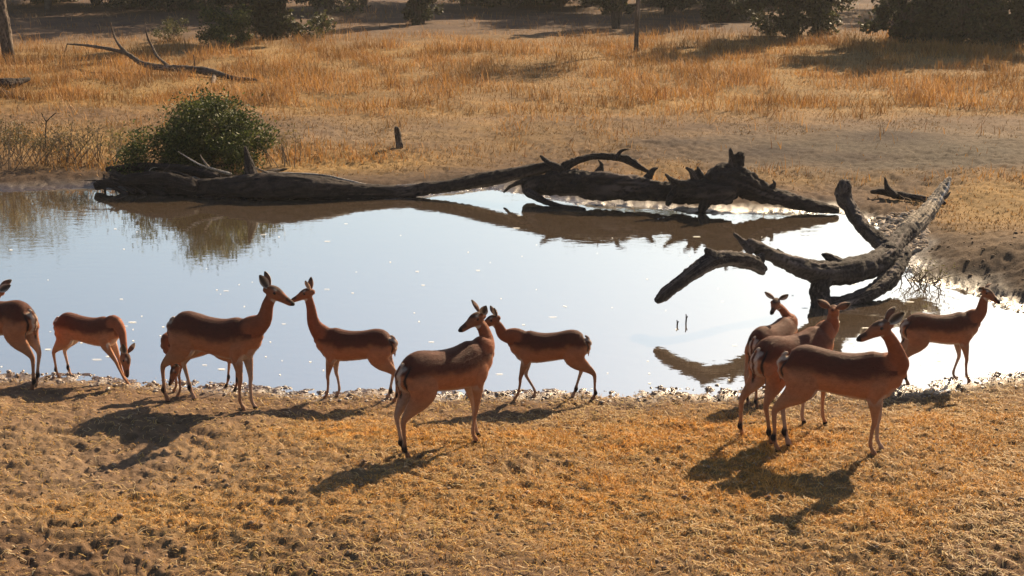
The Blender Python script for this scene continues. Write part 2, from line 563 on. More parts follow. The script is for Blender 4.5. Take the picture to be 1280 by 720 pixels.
# short straw and stubble on the near bank
x, y = near_sites(360000, 7.6, 13.9)
g, _, sd = zones(x, y)
k = (RNG.random(len(x)) < (0.30 + 0.70 * g) * (1 - 0.75 * sstep(-x, .6, 2.4) * (1 - g))) & (sd > 0.12)
x, y, g, sd = x[k], y[k], g[k], sd[k]
z = height(x, y) - 0.004
n = len(x)
clump = sstep(noise(x * 5, y * 5, 0, 50), -0.3, 0.7)
hg = (0.018 + 0.05 * RNG.random(n) ** 2 * (0.4 + clump)) * (0.65 + 0.7 * g)
V, Q, T, c = blades(n, np.column_stack([x, y, z]), hg, 0.003 + 0.0045 * RNG.random(n), 0.5 + 1.3 * RNG.random(n), straw_cols(n, g) * (1 + g[:, None] * np.array([0.25, 0.22, 0.0])) * np.array([1.02, 0.83, 0.60]))
tag(link("short_grass", mesh_np("short_grass", V, [Q, T], c), M["straw"], smooth=False), "short golden dry stubble and straw on the trampled near bank", "grass", kind="stuff")

# tall dry grass of the far field
parts = []
x = []; y = []
yy = 19 + (85 - 19) * RNG.random(520000) ** 0.9
xx = (RNG.random(len(yy)) * 2 - 1) * (0.42 * yy + 1.0)
g, _, sd = zones(xx, yy)
cl = sstep(noise(xx * 1.3, yy * 1.3, 0, 60), -0.45, 0.55)
k = (RNG.random(len(xx)) < (0.02 + 0.98 * g ** 1.3) * (0.25 + 0.75 * cl)) & (sd > 0.5)
xx, yy, g, cl = xx[k], yy[k], g[k], cl[k]
n = len(xx)
_, prow = project(xx, yy, 0 * xx)
hb = np.where(prow > 160, 0.20, 0.36)
hg = hb * (0.35 + 0.9 * RNG.random(n)) * (0.35 + 0.85 * cl) * (.75 + .5 * sstep(noise(xx * .5, yy * .5, 0, 63), -.5, .5))
c = straw_cols(n, g * 0.35) * np.array([0.74, 0.58, 0.46]) * (0.72 + 0.5 * sstep(noise(xx * .9, yy * .9, 0, 62), -.6, .6))[:, None]
V, Q, T, c = blades(n, np.column_stack([xx, yy, height(xx, yy) - 0.01]), hg, 0.008 + 0.010 * RNG.random(n), 0.2 + 0.9 * RNG.random(n) ** 1.5, c)
tag(link("tall_grass", mesh_np("tall_grass", V, [Q, T], c), M["straw"], smooth=False), "tall dry orange gold grass across the field behind the pond", "grass", kind="stuff")

# sparse grazed stubble on the bare ground behind the pond
yy = 18 + 26 * RNG.random(150000); xx = (RNG.random(len(yy)) * 2 - 1) * (0.42 * yy + 1.0)
g, cz, sd = zones(xx, yy)
k = (sd > 0.7) & (cz.mean(1) > .068) & (RNG.random(len(xx)) < .25 + .75 * sstep(noise(xx * 1.1, yy * 1.4, 0, 66), -.1, .6))
xx, yy, g = xx[k], yy[k], g[k]; n = len(xx)
V, Q, T, c = blades(n, np.column_stack([xx, yy, height(xx, yy) - .005]), .03 + .07 * RNG.random(n) ** 2, .007 + .008 * RNG.random(n), .5 + .9 * RNG.random(n), straw_cols(n, g * .3) * np.array([.46, .40, .34]))
tag(link("grazed_stubble", mesh_np("grazed_stubble", V, [Q, T], c), M["straw"], smooth=False), "sparse grazed stubble on the bare ground behind the pond", "grass", kind="stuff")

# dung pellets and clods
def pebbles(name, n, sites, r0, r1, col, label, wet=0.0):
    base = np.array([[0, 0, 1], [.9, 0, .45], [.28, .85, .45], [-.72, .53, .45], [-.72, -.53, .45], [.28, -.85, .45],
                     [.72, .53, -.45], [-.28, .85, -.45], [-.9, 0, -.45], [-.28, -.85, -.45], [.72, -.53, -.45], [0, 0, -1]])
    F = np.array([[0, 1, 2], [0, 2, 3], [0, 3, 4], [0, 4, 5], [0, 5, 1], [1, 6, 2], [2, 7, 3], [3, 8, 4], [4, 9, 5], [5, 10, 1],
                  [2, 6, 7], [3, 7, 8], [4, 8, 9], [5, 9, 10], [1, 10, 6], [11, 7, 6], [11, 8, 7], [11, 9, 8], [11, 10, 9], [11, 6, 10]])
    x, y = sites; n = len(x)
    r = r0 + (r1 - r0) * RNG.random(n) ** 3
    sc = r[:, None] * (0.7 + 0.6 * RNG.random((n, 3))) * np.array([1.1, 1.1, 0.7])
    V = base[None] * sc[:, None, :] * (0.85 + 0.3 * RNG.random((n, 12, 1))) + np.column_stack([x, y, height(x, y)])[:, None, :]
    F = (F[None] + (np.arange(n) * 12)[:, None, None]).reshape(-1, 3)
    c = np.column_stack([np.repeat(np.array(col) * (0.6 + 0.8 * RNG.random((n, 1))), 12, 0), np.full(n * 12, wet)])
    tag(link(name, mesh_np(name, V.reshape(-1, 3), [F], c), M["ground"]), label, "clods", kind="stuff")

# loose straw lying on the trampled earth
x, y = near_sites(90000, 7.6, 14.2)
g, _, sd = zones(x, y)
k = (sd > 0.25) & (RNG.random(len(x)) < (1 - 0.6 * sstep(-x, .6, 2.4))) & (RNG.random(len(x)) < 0.35 + 0.65 * sstep(noise(x * 2.1, y * 2.1, 0, 55), -0.2, 0.6)); x, y, g = x[k], y[k], g[k]; n = len(x)
a = RNG.random(n) * math.pi; L = 0.010 + 0.030 * RNG.random(n) ** 1.5; w = 0.0018 + 0.0022 * RNG.random(n)
dx, dy = np.cos(a), np.sin(a)
e0 = np.column_stack([x - dx * L, y - dy * L, height(x - dx * L, y - dy * L) + 0.005])
e1 = np.column_stack([x + dx * L, y + dy * L, height(x + dx * L, y + dy * L) + 0.006])
mdl = np.column_stack([x - dy * L * .15, y + dx * L * .15, np.maximum(height(x, y), (e0[:, 2] + e1[:, 2]) / 2 - .004) + 0.010])
sd3 = np.column_stack([-dy, dx, 0 * x]) * w[:, None]
V = np.stack([e0 - sd3, e0 + sd3, mdl + sd3, mdl - sd3, e1 + sd3, e1 - sd3], 1).reshape(-1, 3)
b = np.arange(n) * 6
F = np.vstack([np.column_stack([b, b + 1, b + 2, b + 3]), np.column_stack([b + 3, b + 2, b + 4, b + 5])])
tag(link("loose_straw", mesh_np("loose_straw", V, [F], np.repeat(straw_cols(n, g * .5) * .95, 6, 0)), M["straw"], smooth=False), "pale broken straw lying on the near bank", "straw", kind="stuff")
x, y = near_sites(5000, 7.8, 14.0)
s = pond_sd(x, y); k = s > 0.0
pebbles("earth_clods", 0, (x[k], y[k]), 0.005, 0.022, (0.24, 0.165, 0.105), "small dry earth clods and dung pellets on the near bank")
pp = np.array([gp(a, b, -.15)[:2] for a, b in zip(1140 + 190 * RNG.random(380), 290 + 125 * RNG.random(380))])
pp = pp[pond_sd(pp[:, 0], pp[:, 1]) > -.12]
pebbles("mound_clods", 0, (pp[:, 0], pp[:, 1]), .006, .028, (.2, .14, .09), "rough brown clods on the raised right bank")
pp = np.array([gp(a, b, -.15)[:2] for a, b in zip(1075 + 85 * RNG.random(1500), 258 + 42 * RNG.random(1500))])
pp = pp[pond_sd(pp[:, 0], pp[:, 1]) > .05]
pebbles("wood_chips", 0, (pp[:, 0], pp[:, 1]), .012, .05, (.36, .29, .22), "pale broken chips of bark round the bleached trunk")
x, y = near_sites(16000, 11, 15); s = pond_sd(x, y); k = (s > -0.2) & (s < 0.35 + 0.2 * RNG.random(len(s)))
pebbles("shore_mud_clods", 0, (x[k], y[k]), 0.006, 0.026, (0.24, 0.185, 0.14), "wet pale lumps of mud along the near water line", 0.8)

# ------------------------------------------------------------------ impalas
TORSO = np.array([  # x, z centre, half height, half width
    (-0.455, .715, .055, .045), (-0.43, .700, .110, .080), (-0.37, .690, .150, .108), (-0.27, .690, .175, .122),
    (-0.13, .672, .165, .128), (0.02, .655, .170, .138), (0.14, .652, .182, .136), (0.25, .667, .190, .120),
    (0.33, .690, .160, .100), (0.39, .702, .115, .078), (0.42, .712, .06, .05)])

def impala(label, front, hind, s, poll, poll_dy, head_dir, legs=None, ear=(0.75, 0.6, -0.25), neck_bulge=0.0, zoff=0.0, shade=1.0, head_s=1.0, hidden_tail=False, tail_swing=0.0):
    legs = legs or {}
    zf = 0.0
    for _ in range(3):       # feet on the real ground
        f = gp(*front, zf); h = gp(*hind, zf)
        zf = 0.5 * (hz(f[0], f[1]) + hz(h[0], h[1]))
    head = math.atan2(f[1] - h[1], f[0] - h[0])
    mid = (f + h) / 2
    # local x of leg-pair centre
    fx = 0.275 + np.mean([legs.get(k, (0, 0))[0] for k in ("FL", "FR")])
    hx = -0.435 + np.mean([legs.get(k, (0, 0))[0] for k in ("HL", "HR")])
    off = s * (fx + hx) / 2
    c, sn = math.cos(head), math.sin(head)
    loc = np.array([mid[0] - c * off, mid[1] - sn * off, zf - 0.008 + zoff])
    def l2w(p):
        p = np.asarray(p, float) * s
        return np.array([c * p[0] - sn * p[1], sn * p[0] + c * p[1], p[2]]) + loc
    def w2l(p):
        q = (np.asarray(p, float) - loc) / s
        return np.array([c * q[0] + sn * q[1], -sn * q[0] + c * q[1], q[2]])
    def wd2l(d):
        d = np.asarray(d, float); d = d / np.linalg.norm(d)
        return np.array([c * d[0] + sn * d[1], -sn * d[0] + c * d[1], d[2]])
    nb = l2w((0.40, 0, 0.8))
    pw = at_y(poll[0], poll[1], nb[1] + poll_dy)
    P = w2l(pw)
    hd = wd2l(head_dir)
    parts = []
    # torso
    parts.append(tube(np.column_stack([TORSO[:, 0], 0 * TORSO[:, 0], TORSO[:, 1]]), TORSO[:, 3], TORSO[:, 2], seg=24))
    # neck: from inside the chest to the back of the skull
    B0 = np.array([0.26, 0, 0.69]); B1 = np.array([0.375, 0, 0.775])
    d = P - B1
    low = P[2] < 0.75
    side_d = d.copy(); side_d[0] = 0
    m1 = B1 + d * 0.33 + (np.array([0.045, 0, -0.03]) if not low else np.array([0.05, 0, 0.05])) * (1 + neck_bulge)
    m2 = B1 + d * 0.68 + (np.array([0.025, 0, -0.01]) if not low else np.array([0.03, 0, 0.04])) * (1 + neck_bulge)
    end = P - np.array([0, 0, 0.012]) + hd * 0.02
    neck_pts = np.array([B0, B1, m1, m2, end])
    parts.append(tube(neck_pts, [.09, .078, .051, .040, .039], [.13, .112, .074, .053, .048], up=(-1, 0, 0.6), seg=18))
    # skull
    up = np.array([0, 0, 1.0]); u = up - hd * np.dot(up, hd)
    if np.linalg.norm(u) < 0.3: u = u + np.array([0.6, 0, 0])
    u = u - hd * np.dot(u, hd); u /= np.linalg.norm(u)
    side = np.cross(u, hd)            # animal's left
    L = 0.255 * head_s
    H0 = P - hd * 0.045
    tt = np.array([0, .12, .28, .45, .62, .80, .94, 1.03])
    rw = np.array([.032, .046, .053, .047, .034, .027, .026, .018]) * head_s
    rh = np.array([.034, .052, .060, .056, .043, .034, .029, .018]) * head_s
    uo = np.array([-.005, .0, .0, -.008, -.017, -.025, -.029, -.03]) * head_s
    hp = H0 + np.outer(tt * L, hd) + np.outer(uo, u)
    parts.append(tube(hp, rw, rh, up=u, seg=18))
    # jaw angle
    jp = H0 + np.outer(np.array([.16, .45, .8]) * L, hd) + np.outer(np.array([-.035, -.04, -.042]) * head_s, u)
    parts.append(tube(jp, np.array([.026, .024, .012]) * head_s, np.array([.03, .022, .012]) * head_s, up=u, seg=12))
    for sg in (1, -1):     # brow over the eye
        e = H0 + hd * L * 0.33 + side * sg * 0.040 * head_s + u * 0.020 * head_s
        parts.append(tube([e - hd * .018, e, e + hd * .018], [.009, .017, .009], seg=10))
    # legs
    chains = []
    for key, sg in (("FL", 1), ("FR", -1), ("HL", 1), ("HR", -1)):
        dx, dy = legs.get(key, (0, 0))[:2]
        bend = legs.get(key, (0, 0, 0))[2] if len(legs.get(key, (0, 0))) > 2 else 0.0
        if key[0] == "F":
            pts = np.array([(.26, .058, .68), (.260, .076, .60), (.248, .080, .515), (.262, .078, .42), (.272, .072, .33), (.274, .070, .285), (.266, .068, .235),
                            (.264, .066, .15), (.266, .066, .095), (.278, .066, .062), (.296, .066, .032), (.302, .066, .010)])
            r = np.array([.055, .060, .048, .033, .022, .0205, .0165, .0140, .0165, .0140, .018, .019])
            rh_ = np.array([.09, .085, .062, .042, .026, .0215, .0175, .0150, .0175, .0150, .021, .024])
            w = np.clip((0.56 - pts[:, 2]) / 0.50, 0, 1)
            bw = np.exp(-((pts[:, 2] - .28) / .13) ** 2)
            bdir = 1.0
        else:
            pts = np.array([(-.29, .050, .71), (-.300, .070, .63), (-.305, .080, .56), (-.338, .082, .495), (-.395, .078, .435), (-.440, .074, .385), (-.466, .071, .338),
                            (-.462, .070, .27), (-.450, .068, .18), (-.445, .067, .115), (-.435, .067, .080), (-.418, .067, .040), (-.408, .067, .010)])
            r = np.array([.062, .076, .072, .056, .038, .027, .0215, .0165, .0145, .017, .0145, .018, .019])
            rh_ = np.array([.12, .140, .135, .098, .062, .040, .026, .019, .016, .020, .016, .022, .024])
            w = np.array([0, 0, .05, .12, .35, .55, .66, .78, .90, 1, 1, 1, 1])
            bw = np.exp(-((pts[:, 2] - .34) / .12) ** 2) 
            bdir = -1.0
        pts[:, 1] *= sg
        pts[:, 0] += w * dx + bw * bend * bdir
        pts[:, 1] += w * dy
        # each hoof stands on its own spot of ground
        fw = l2w(pts[-1]); dz = (hz(fw[0], fw[1]) - zf) / s
        pts[:, 2] += np.clip((0.5 - pts[:, 2]) / 0.45, 0, 1) * dz
        parts.append(tube(pts, r, rh_, up=(1, 0, 0.01), seg=14, sub=4))
        chains.append(pts)
    # tail
    tp = np.array([(-.43, 0, .79), (-.462, 0.0, .765), (-.474, tail_swing * .3, .70), (-.472, tail_swing * .7, .62), (-.462, tail_swing, .55)])
    parts.append(tube(tp, [.014, .015, .017, .017, .006], [.013, .012, .010, .009, .006], up=(-1, 0, 0.2), seg=10))
    V, Q, T = merge(parts)
    V, Nn, Q, T = remesh(V, Q, T, 0.0068, 4, 0.5)
    # ---- coat colours
    x, y, z = V.T
    n1 = noise(x * 14, y * 14, z * 14, 70); n2 = noise(x * 40, y * 40, z * 40, 71)
    TAN = np.array([.37, .142, .062]); RED = np.array([.22, .068, .030]); SAD = np.array([.085, .025, .014]); WHT = np.array([.48, .40, .32]); BLK = np.array([.016, .011, .010])
    def lay(c, k, m):
        m = np.clip(m, 0, 1)[:, None]; return c * (1 - m) + k * m
    def dist(P0):
        A = catmull(P0, 4); return np.min(np.linalg.norm(V[:, None, :] - A[None], axis=2), axis=1)
    zc = np.interp(x, TORSO[:, 0], TORSO[:, 1]); hh = np.interp(x, TORSO[:, 0], TORSO[:, 2])
    rel = (z - zc) / hh
    col = np.tile(TAN, (len(V), 1))
    dn = dist(neck_pts[1:]); dh = dist(hp)
    istorso = (x > -.52) & (x < .46) & (z > .45)
    col = lay(col, SAD, sstep(rel + 0.13 * n1 + .08 * n2, -0.25, 0.30) * istorso)
    col = lay(col, WHT, sstep(-rel + .08 * n1, .72, .95) * .8 * (np.abs(y) < .12) * istorso * (z < .56) * (x > -.25) * (x < .33))
    isneck = (dn < 0.125) & (dn < dh + .02) & ((z > 0.74) | (x > .40)) & (x > 0.2)
    col = lay(col, RED, sstep(0.125 - dn, 0, .04) * isneck)
    # lighter legs, paler inside
    leg = sstep(.54 - z, 0, .1) * (z < .54)
    if not low:
        leg = leg * 1.0
    notneck = ~((dn < .09) | (dh < .09))
    col = lay(col, np.array([.32, .145, .07]), leg * notneck)
    inner = sstep(.070 - np.abs(y), -.012, .012) * (z < .60) * notneck
    col = lay(col, WHT * .85, inner * .45)
    # rump: white with a black line down each buttock, black line down the tail
    rump = (x < -.385) & (z > .44) & (z < .83)
    col = lay(col, WHT, rump * sstep(.042 - np.abs(y), 0, .012) * .6 * sstep(-.40 - x, 0, .02))
    st = np.exp(-((np.abs(y) - .062) / .008) ** 2) * sstep(-.385 - x, 0, .02) * sstep(z, .47, .52) * (1 - sstep(z, .76, .80))
    col = lay(col, BLK, st * 1.2)
    tl = dist(tp[1:]) < .035
    col = lay(col, RED, (tl & (x < -.458)) * 1.0)
    col = lay(col, WHT, (tl & (x < -.458)) * sstep(np.abs(y - tail_swing * .5), .009, .014) * .8)
    col = lay(col, BLK, (tl & (x < -.468)) * np.exp(-((y - tail_swing * .5) / .006) ** 2))
    # dark fetlock tufts behind, hooves
    for key, ch in zip(("FL", "FR", "HL", "HR"), chains):
        foot = ch[-1]
        near = np.hypot(x - foot[0], y - foot[1]) < .11
        col = lay(col, BLK, near * sstep(.030 - z, 0, .008))
        if key[0] == "H":
            col = lay(col, BLK, near * np.exp(-((z - .12) / .036) ** 2) * 1.4 * (x < ch[9][0] + .012))
            # tuft sticks out a little behind
            kk = near * np.exp(-((z - .115) / .03) ** 2) * sstep(ch[9][0] - x, -.004, .01)
            V[:, 0] -= kk * .012
    # head
    hv = V - H0
    t = hv @ hd / L; uu = hv @ u / head_s; ss = np.abs(hv @ side) / head_s
    ish = (dh < .075) & (t > -0.1) & (uu < .08)
    col = lay(col, np.array([.23, .085, .040]), ish * 1.0)
    col = lay(col, np.array([.06, .027, .018]), ish * sstep(uu, .028, .045) * sstep(t, .0, .1) * (1 - sstep(t, .5, .65)))
    col = lay(col, WHT, ish * sstep(-uu, .042, .055) * sstep(t, .25, .35) * .9)
    col = lay(col, WHT, ish * np.exp(-((t - .30) / .06) ** 2 - ((uu - .040) / .008) ** 2) * sstep(ss, .02, .03) * .8)
    col = lay(col, np.array([.06, .027, .018]), ish * sstep(t, .72, .80) * sstep(uu, -.03, -.01))
    col = lay(col, BLK, ish * sstep(t, .95, .985))
    # ribs and muscle relief
    V2 = V.copy()
    rib = np.sin(x * 95 + z * 20) * sstep(np.abs(y), .08, .11) * (x > -.08) * (x < .16) * (z > .52) * (z < .74)
    V2 += Nn * (rib * .0006 + n1 * .0022 * istorso)[:, None]
    V = V2
    col = col * (1 + 0.10 * n1 + 0.08 * n2)[:, None] * shade
    # ears and eyes, joined to the one body mesh
    Vs, Qs, Ts, cs = [V], [Q], [T], [col]
    nbody = len(V)
    o = nbody; mi = [np.zeros(len(Q), np.int32)]; mt = [np.zeros(len(T), np.int32)]
    for sg in (1, -1):
        e = ear if not isinstance(ear, dict) else ear[sg]
        ed = side * sg * e[0] + u * e[1] + hd * e[2]; ed /= np.linalg.norm(ed)
        face = hd * 0.75 + side * sg * 0.55; face = face - ed * np.dot(face, ed); face /= np.linalg.norm(face)
        wd = np.cross(ed, face)
        root = H0 + hd * L * .06 + side * sg * .030 * head_s + u * .024 * head_s
        LE, nu_, nv = .140 * head_s, 9, 9
        grid = []
        for i in range(nu_):
            a = i / (nu_ - 1)
            wdt = .037 * head_s * (math.sin(math.pi * min(1, a * .93 + .05)) ** .75) * (1.0 if a < .55 else 1 - .25 * (a - .55)) + .002
            for j in range(nv):
                b = j / (nv - 1) * 2 - 1
                cup = (1 - b * b) * wdt * .85
                grid.append(root + ed * (a * LE) + wd * (b * wdt) - face * (cup - .4 * wdt) + face * .015 * a * a)
        G = np.array(grid)
        back = G - face * .005
        VE = np.vstack([G, back]); m_ = nu_ * nv
        qs = []
        for i in range(nu_ - 1):
            for j in range(nv - 1):
                a0 = i * nv + j
                qs.append((a0, a0 + 1, a0 + nv + 1, a0 + nv)); qs.append((a0 + m_, a0 + nv + m_, a0 + nv + 1 + m_, a0 + 1 + m_))
        border = [i * nv for i in range(nu_)] + [(nu_ - 1) * nv + j for j in range(1, nv)] + [i * nv + nv - 1 for i in range(nu_ - 2, -1, -1)] + list(range(nv - 2, 0, -1))
        for a0, b0 in zip(border, border[1:] + border[:1]):
            qs.append((a0, b0, b0 + m_, a0 + m_))
        aa = np.repeat(np.arange(nu_) / (nu_ - 1), nv); bb = np.tile(np.linspace(-1, 1, nv), nu_)
        cf = np.tile(WHT, (m_, 1)); cf = lay(cf, BLK, np.exp(-((bb) / .62) ** 6) * .9 * (aa > .12)); cf = lay(cf, BLK, sstep(aa, .82, .95))
        cb = np.tile(np.array([.14, .065, .038]), (m_, 1)); cb = lay(cb, BLK, sstep(aa, .6, .9))
        Vs.append(VE); Qs.append(np.array(qs) + o); cs.append(np.vstack([cf, cb])); o += len(VE)
        mi.append(np.zeros(len(qs), np.int32))
        ctr = H0 + hd * L * 0.335 + side * sg * 0.0455 * head_s + u * 0.012 * head_s
        nn, mm = 10, 8
        ve = [ctr + .0145 * head_s * (math.sin(math.pi * i / mm) * (math.cos(2 * math.pi * j / nn) * hd + math.sin(2 * math.pi * j / nn) * u) + math.cos(math.pi * i / mm) * side) for i in range(mm + 1) for j in range(nn)]
        qe = np.array([(i * nn + j, i * nn + (j + 1) % nn, (i + 1) * nn + (j + 1) % nn, (i + 1) * nn + j) for i in range(mm) for j in range(nn)])
        Vs.append(np.array(ve)); Qs.append(qe + o); cs.append(np.tile(BLK, (len(ve), 1))); o += len(ve)
        mi.append(np.ones(len(qe), np.int32))
    Qa = np.vstack(Qs)
    me = mesh_np("impala", np.vstack(Vs), [Qa, T] if len(T) else [Qa], np.clip(np.vstack(cs), 0.005, 1),
                 mat_idx=np.concatenate(mi + (mt if len(T) else [])))
    ob = link("impala", me, [M["coat"], M["eye"]])
    ob.location = tuple(loc); ob.scale = (s, s, s); ob.rotation_euler = (0, 0, head)
    # short coat hairs over the skin
    rng = np.random.default_rng(int(front[0]) + 900)
    q = Q[rng.integers(0, len(Q), 26000)]
    wgt = rng.dirichlet((1, 1, 1, 1), len(q))
    P0 = (V[q] * wgt[:, :, None]).sum(1); Nh = Nn[q[:, 0]]; ch_ = col[q[:, 0]]
    flow = np.where((P0[:, 2] > .5)[:, None], np.array([-.8, 0, -.6]), np.array([-.15, 0, -1.0]))
    hr = np.linalg.norm(P0 - H0, axis=1) < .3
    flow = np.where(hr[:, None], -hd, flow)
    flow = flow + .35 * rng.normal(size=flow.shape)
    flow -= Nh * (flow * Nh).sum(1)[:, None]
    flow /= np.linalg.norm(flow, axis=1)[:, None] + 1e-9
    Lh = np.where((P0[:, 2] > .45) & ~hr, .013, .006) * (.6 + .8 * rng.random(len(q)))
    wv = np.cross(flow, Nh) * .0013
    tipv = P0 + (flow * .93 + Nh * (.25 + .25 * rng.random((len(q), 1)))) * Lh[:, None]
    HV = np.stack([P0 - wv - Nh * .001, P0 + wv - Nh * .001, tipv], 1).reshape(-1, 3)
    hc = np.repeat(np.clip(ch_ * (.7 + .75 * rng.random((len(q), 1))), .005, 1), 3, 0)
    link("fur", mesh_np("fur", HV, [np.arange(len(q) * 3).reshape(-1, 3)], hc), M["fur"], ob, smooth=False)
    tag(ob, label, "impala", "impalas gathered along the near shore of the pond")
    return ob

impala("brown impala cut off by the left edge of the photo, rump towards the grazing one", (-25, 470), (50, 485), 0.97,
       (-4, 366), 0.0, (-1, -0.2, -0.15), legs=dict(FL=(.0, 0), HL=(-.05, .02), HR=(.06, 0)), ear={1: (.25, .30, -1), -1: (.2, .45, -1)})
impala("young impala with head down to the shore, second from the left edge", (151, 475), (85, 468), 0.76,
       (156, 445), -0.15, (0.22, -0.2, -1), head_s=1.12, legs=dict(FR=(.26, -.03), FL=(.12, .04), HL=(.06, 0), HR=(-.03, 0)), ear={1: (.6, .2, -.6), -1: (.35, .5, -.9)}, shade=1.3)
impala("drinking impala mostly hidden behind the large one touching noses, only its legs showing", (244, 487), (268, 483), 0.70,
       (220, 461), -0.05, (-0.45, -0.35, -0.8), legs=dict(FL=(.03, .08), FR=(.0, -.06), HL=(-.04, .02), HR=(.02, -.02)))
impala("large impala facing right, touching noses with the smaller one opposite", (308, 508), (224, 497), 0.98,
       (339, 364), 0.0, (1, -0.1, -0.42), legs=dict(FL=(.02, 0), FR=(-.02, 0), HL=(.10, 0), HR=(-.09, 0)), ear={1: (.25, .7, -.8), -1: (.15, .65, -.85)}, shade=.95)
impala("impala facing left with upright neck, touching noses with the larger one", (417, 495), (490, 499), 0.80,
       (386, 366), 0.0, (-1, 0.05, -0.32), legs=dict(FL=(.05, 0), FR=(-.06, 0), HL=(-.05, 0), HR=(.06, 0)), ear={1: (.3, .95, -.1), -1: (.3, .9, -.35)})
impala("nearest impala at the centre, looking back left over its shoulder", (591, 549), (509, 573), 0.97,
       (598, 397), 0.02, (-0.85, -0.55, -0.30), legs=dict(FL=(.08, 0), FR=(-.07, 0), HL=(.03, 0), HR=(-.03, 0)), ear=(.6, .75, -.15), head_s=.9)
impala("small impala walking left along the central shoreline, head held forward", (664, 496), (724, 496), 0.78,
       (618, 399), 0.0, (-1, -0.12, -0.40), legs=dict(FL=(.09, 0), FR=(-.13, 0, .05), HL=(-.10, 0), HR=(.12, 0)), ear={1: (.35, .85, -.2), -1: (.6, .8, .0)}, neck_bulge=.3, shade=.85)
impala("impala with both ears spread and face towards the viewer, behind two others at the right", (974, 489), (944, 506), 0.86,
       (970, 378), -0.1, (-0.42, -0.9, -0.30), legs=dict(HL=(.03, 0), HR=(-.03, 0)), ear=(.85, .7, -.1), head_s=.88)
impala("impala seen from behind with raised head, middle of the overlapping right hand trio", (1018, 527), (942, 552), 1.0,
       (1042, 388), 0.0, (0.35, 0.9, -0.3), legs=dict(FL=(-.05, 0), FR=(.06, 0), HL=(-.02, .06), HR=(.05, -.05)), ear=(.92, .45, -.2), head_s=.85, shade=1.12)
impala("nearest impala of the right hand group, head turned back to the left", (1090, 570), (978, 559), 1.0,
       (1105, 408), -0.08, (-1, -0.2, -0.30), legs=dict(FL=(.02, 0), FR=(-.03, 0), HL=(.03, 0), HR=(-.04, 0)), ear={1: (.4, .5, -.85), -1: (.25, .45, -.95)}, shade=1.05)
impala("farthest right impala standing at the water's edge and facing right", (1197, 472), (1130, 475), 0.82,
       (1232, 365), 0.0, (0.65, -0.65, -0.35), legs=dict(FL=(-.05, 0, .03), FR=(.06, 0), HL=(-.03, 0), HR=(.03, 0)), ear=(.95, .35, -.15), head_s=.92)

# ------------------------------------------------------------------ dead wood
def organic(name, chains, voxel, material, parent=None, amp=0.12, freq=3.0, origin=(0, 0, 0), seed=0, hollow=False):
    """chains: list of [(xyz), radius] lists, fused into one knotty piece of wood"""
    parts = []
    for ch in chains:
        P = np.array([p for p, r in ch]); r = np.array([r for p, r in ch])
        parts.append(tube(P, r, seg=12, sub=5))
    V, Q, T = merge(parts)
    V, Nn, Q, T = remesh(V, Q, T, voxel, 1, .5)
    rr = np.mean([r for ch in chains for p, r in ch])
    x, y, z = V.T
    f = freq
    d = fbm(x * f, y * f, z * f, seed) * amp * 1.0 + fbm(x * f * 6, y * f * 6, z * f * 6, seed + 4) * amp * .5 + (1 - np.abs(noise(x * f * 3, y * f * 3, z * f * 3, seed + 9))) ** 2 * -amp * .6
    # long grain, cracks and bleached patches that follow each limb
    CP_, CT_, CS_, CR_ = [], [], [], []
    for ci, ch in enumerate(chains):
        A = catmull(np.array([list(p) + [r] for p, r in ch]), 6)
        t_ = np.gradient(A[:, :3], axis=0); t_ /= np.linalg.norm(t_, axis=1)[:, None] + 1e-9
        CP_.append(A[:, :3]); CT_.append(t_); CR_.append(A[:, 3])
        CS_.append(np.concatenate([[0], np.cumsum(np.linalg.norm(np.diff(A[:, :3], axis=0), axis=1))]) + ci * 7.3)
    CP_, CT_, CS_, CR_ = map(np.concatenate, (CP_, CT_, CS_, CR_))
    near_ = np.concatenate([np.argmin(np.linalg.norm(V[i:i + 4000, None] - CP_[None], axis=2), axis=1) for i in range(0, len(V), 4000)])
    rel_ = V - CP_[near_]; tt_ = CT_[near_]
    s_ = CS_[near_] + (rel_ * tt_).sum(1)
    e1 = np.cross(tt_, [0.13, 0.21, 0.97]); e1 /= np.linalg.norm(e1, axis=1)[:, None] + 1e-9
    e2 = np.cross(tt_, e1)
    an = np.arctan2((rel_ * e2).sum(1), (rel_ * e1).sum(1)) + .5 * s_
    ca, sa = np.cos(an), np.sin(an)
    gr = fbm(ca * 4.5, sa * 4.5, s_ * 1.6, seed + 20, 3)
    crack = sstep(1 - np.abs(gr) * 5, 0, 1)
    d = d - crack * .10 + .10 * noise(ca * 2, sa * 2, s_ * 2.5, seed + 25)
    bl = sstep(fbm(ca * 1.2, sa * 1.2, s_ * 1.3, seed + 30, 3), .05, .5) * (1 - crack)
    V = V + Nn * (d * np.minimum(rr, CR_[near_]))[:, None] - np.array(origin)
    me = mesh_np(name, V, [Q, T] if len(T) else [Q], np.column_stack([crack, bl, gr * .5 + .5]), "grain")
    return link(name, me, material, parent)

def chain(rows):
    """rows of (px, py, waterline row, radius in photo pixels)"""
    out = []
    for px, py, row, rp in rows:
        p = wp(px, py, row); dep = p[1] * CP - (p[2] - HC) * SP
        out.append((p, rp * dep / FPX))
    return out

def log_thing(name, label, cat, base, trunk, branches, material, voxel, bvox=None, amp=.25, seed=0, pale_ids=()):
    o = empty(name, base)
    tag(o, label, cat)
    organic("trunk", [chain(c) for c in trunk], voxel, material, o, amp, 3.0, base, seed)
    for i, b in enumerate(branches):
        chs = [chain(c) for c in b]
        organic("branch", chs, bvox or voxel * .6, M["pale"] if i in pale_ids else material, o, amp, 5.0, base, seed + i + 1)
    return o

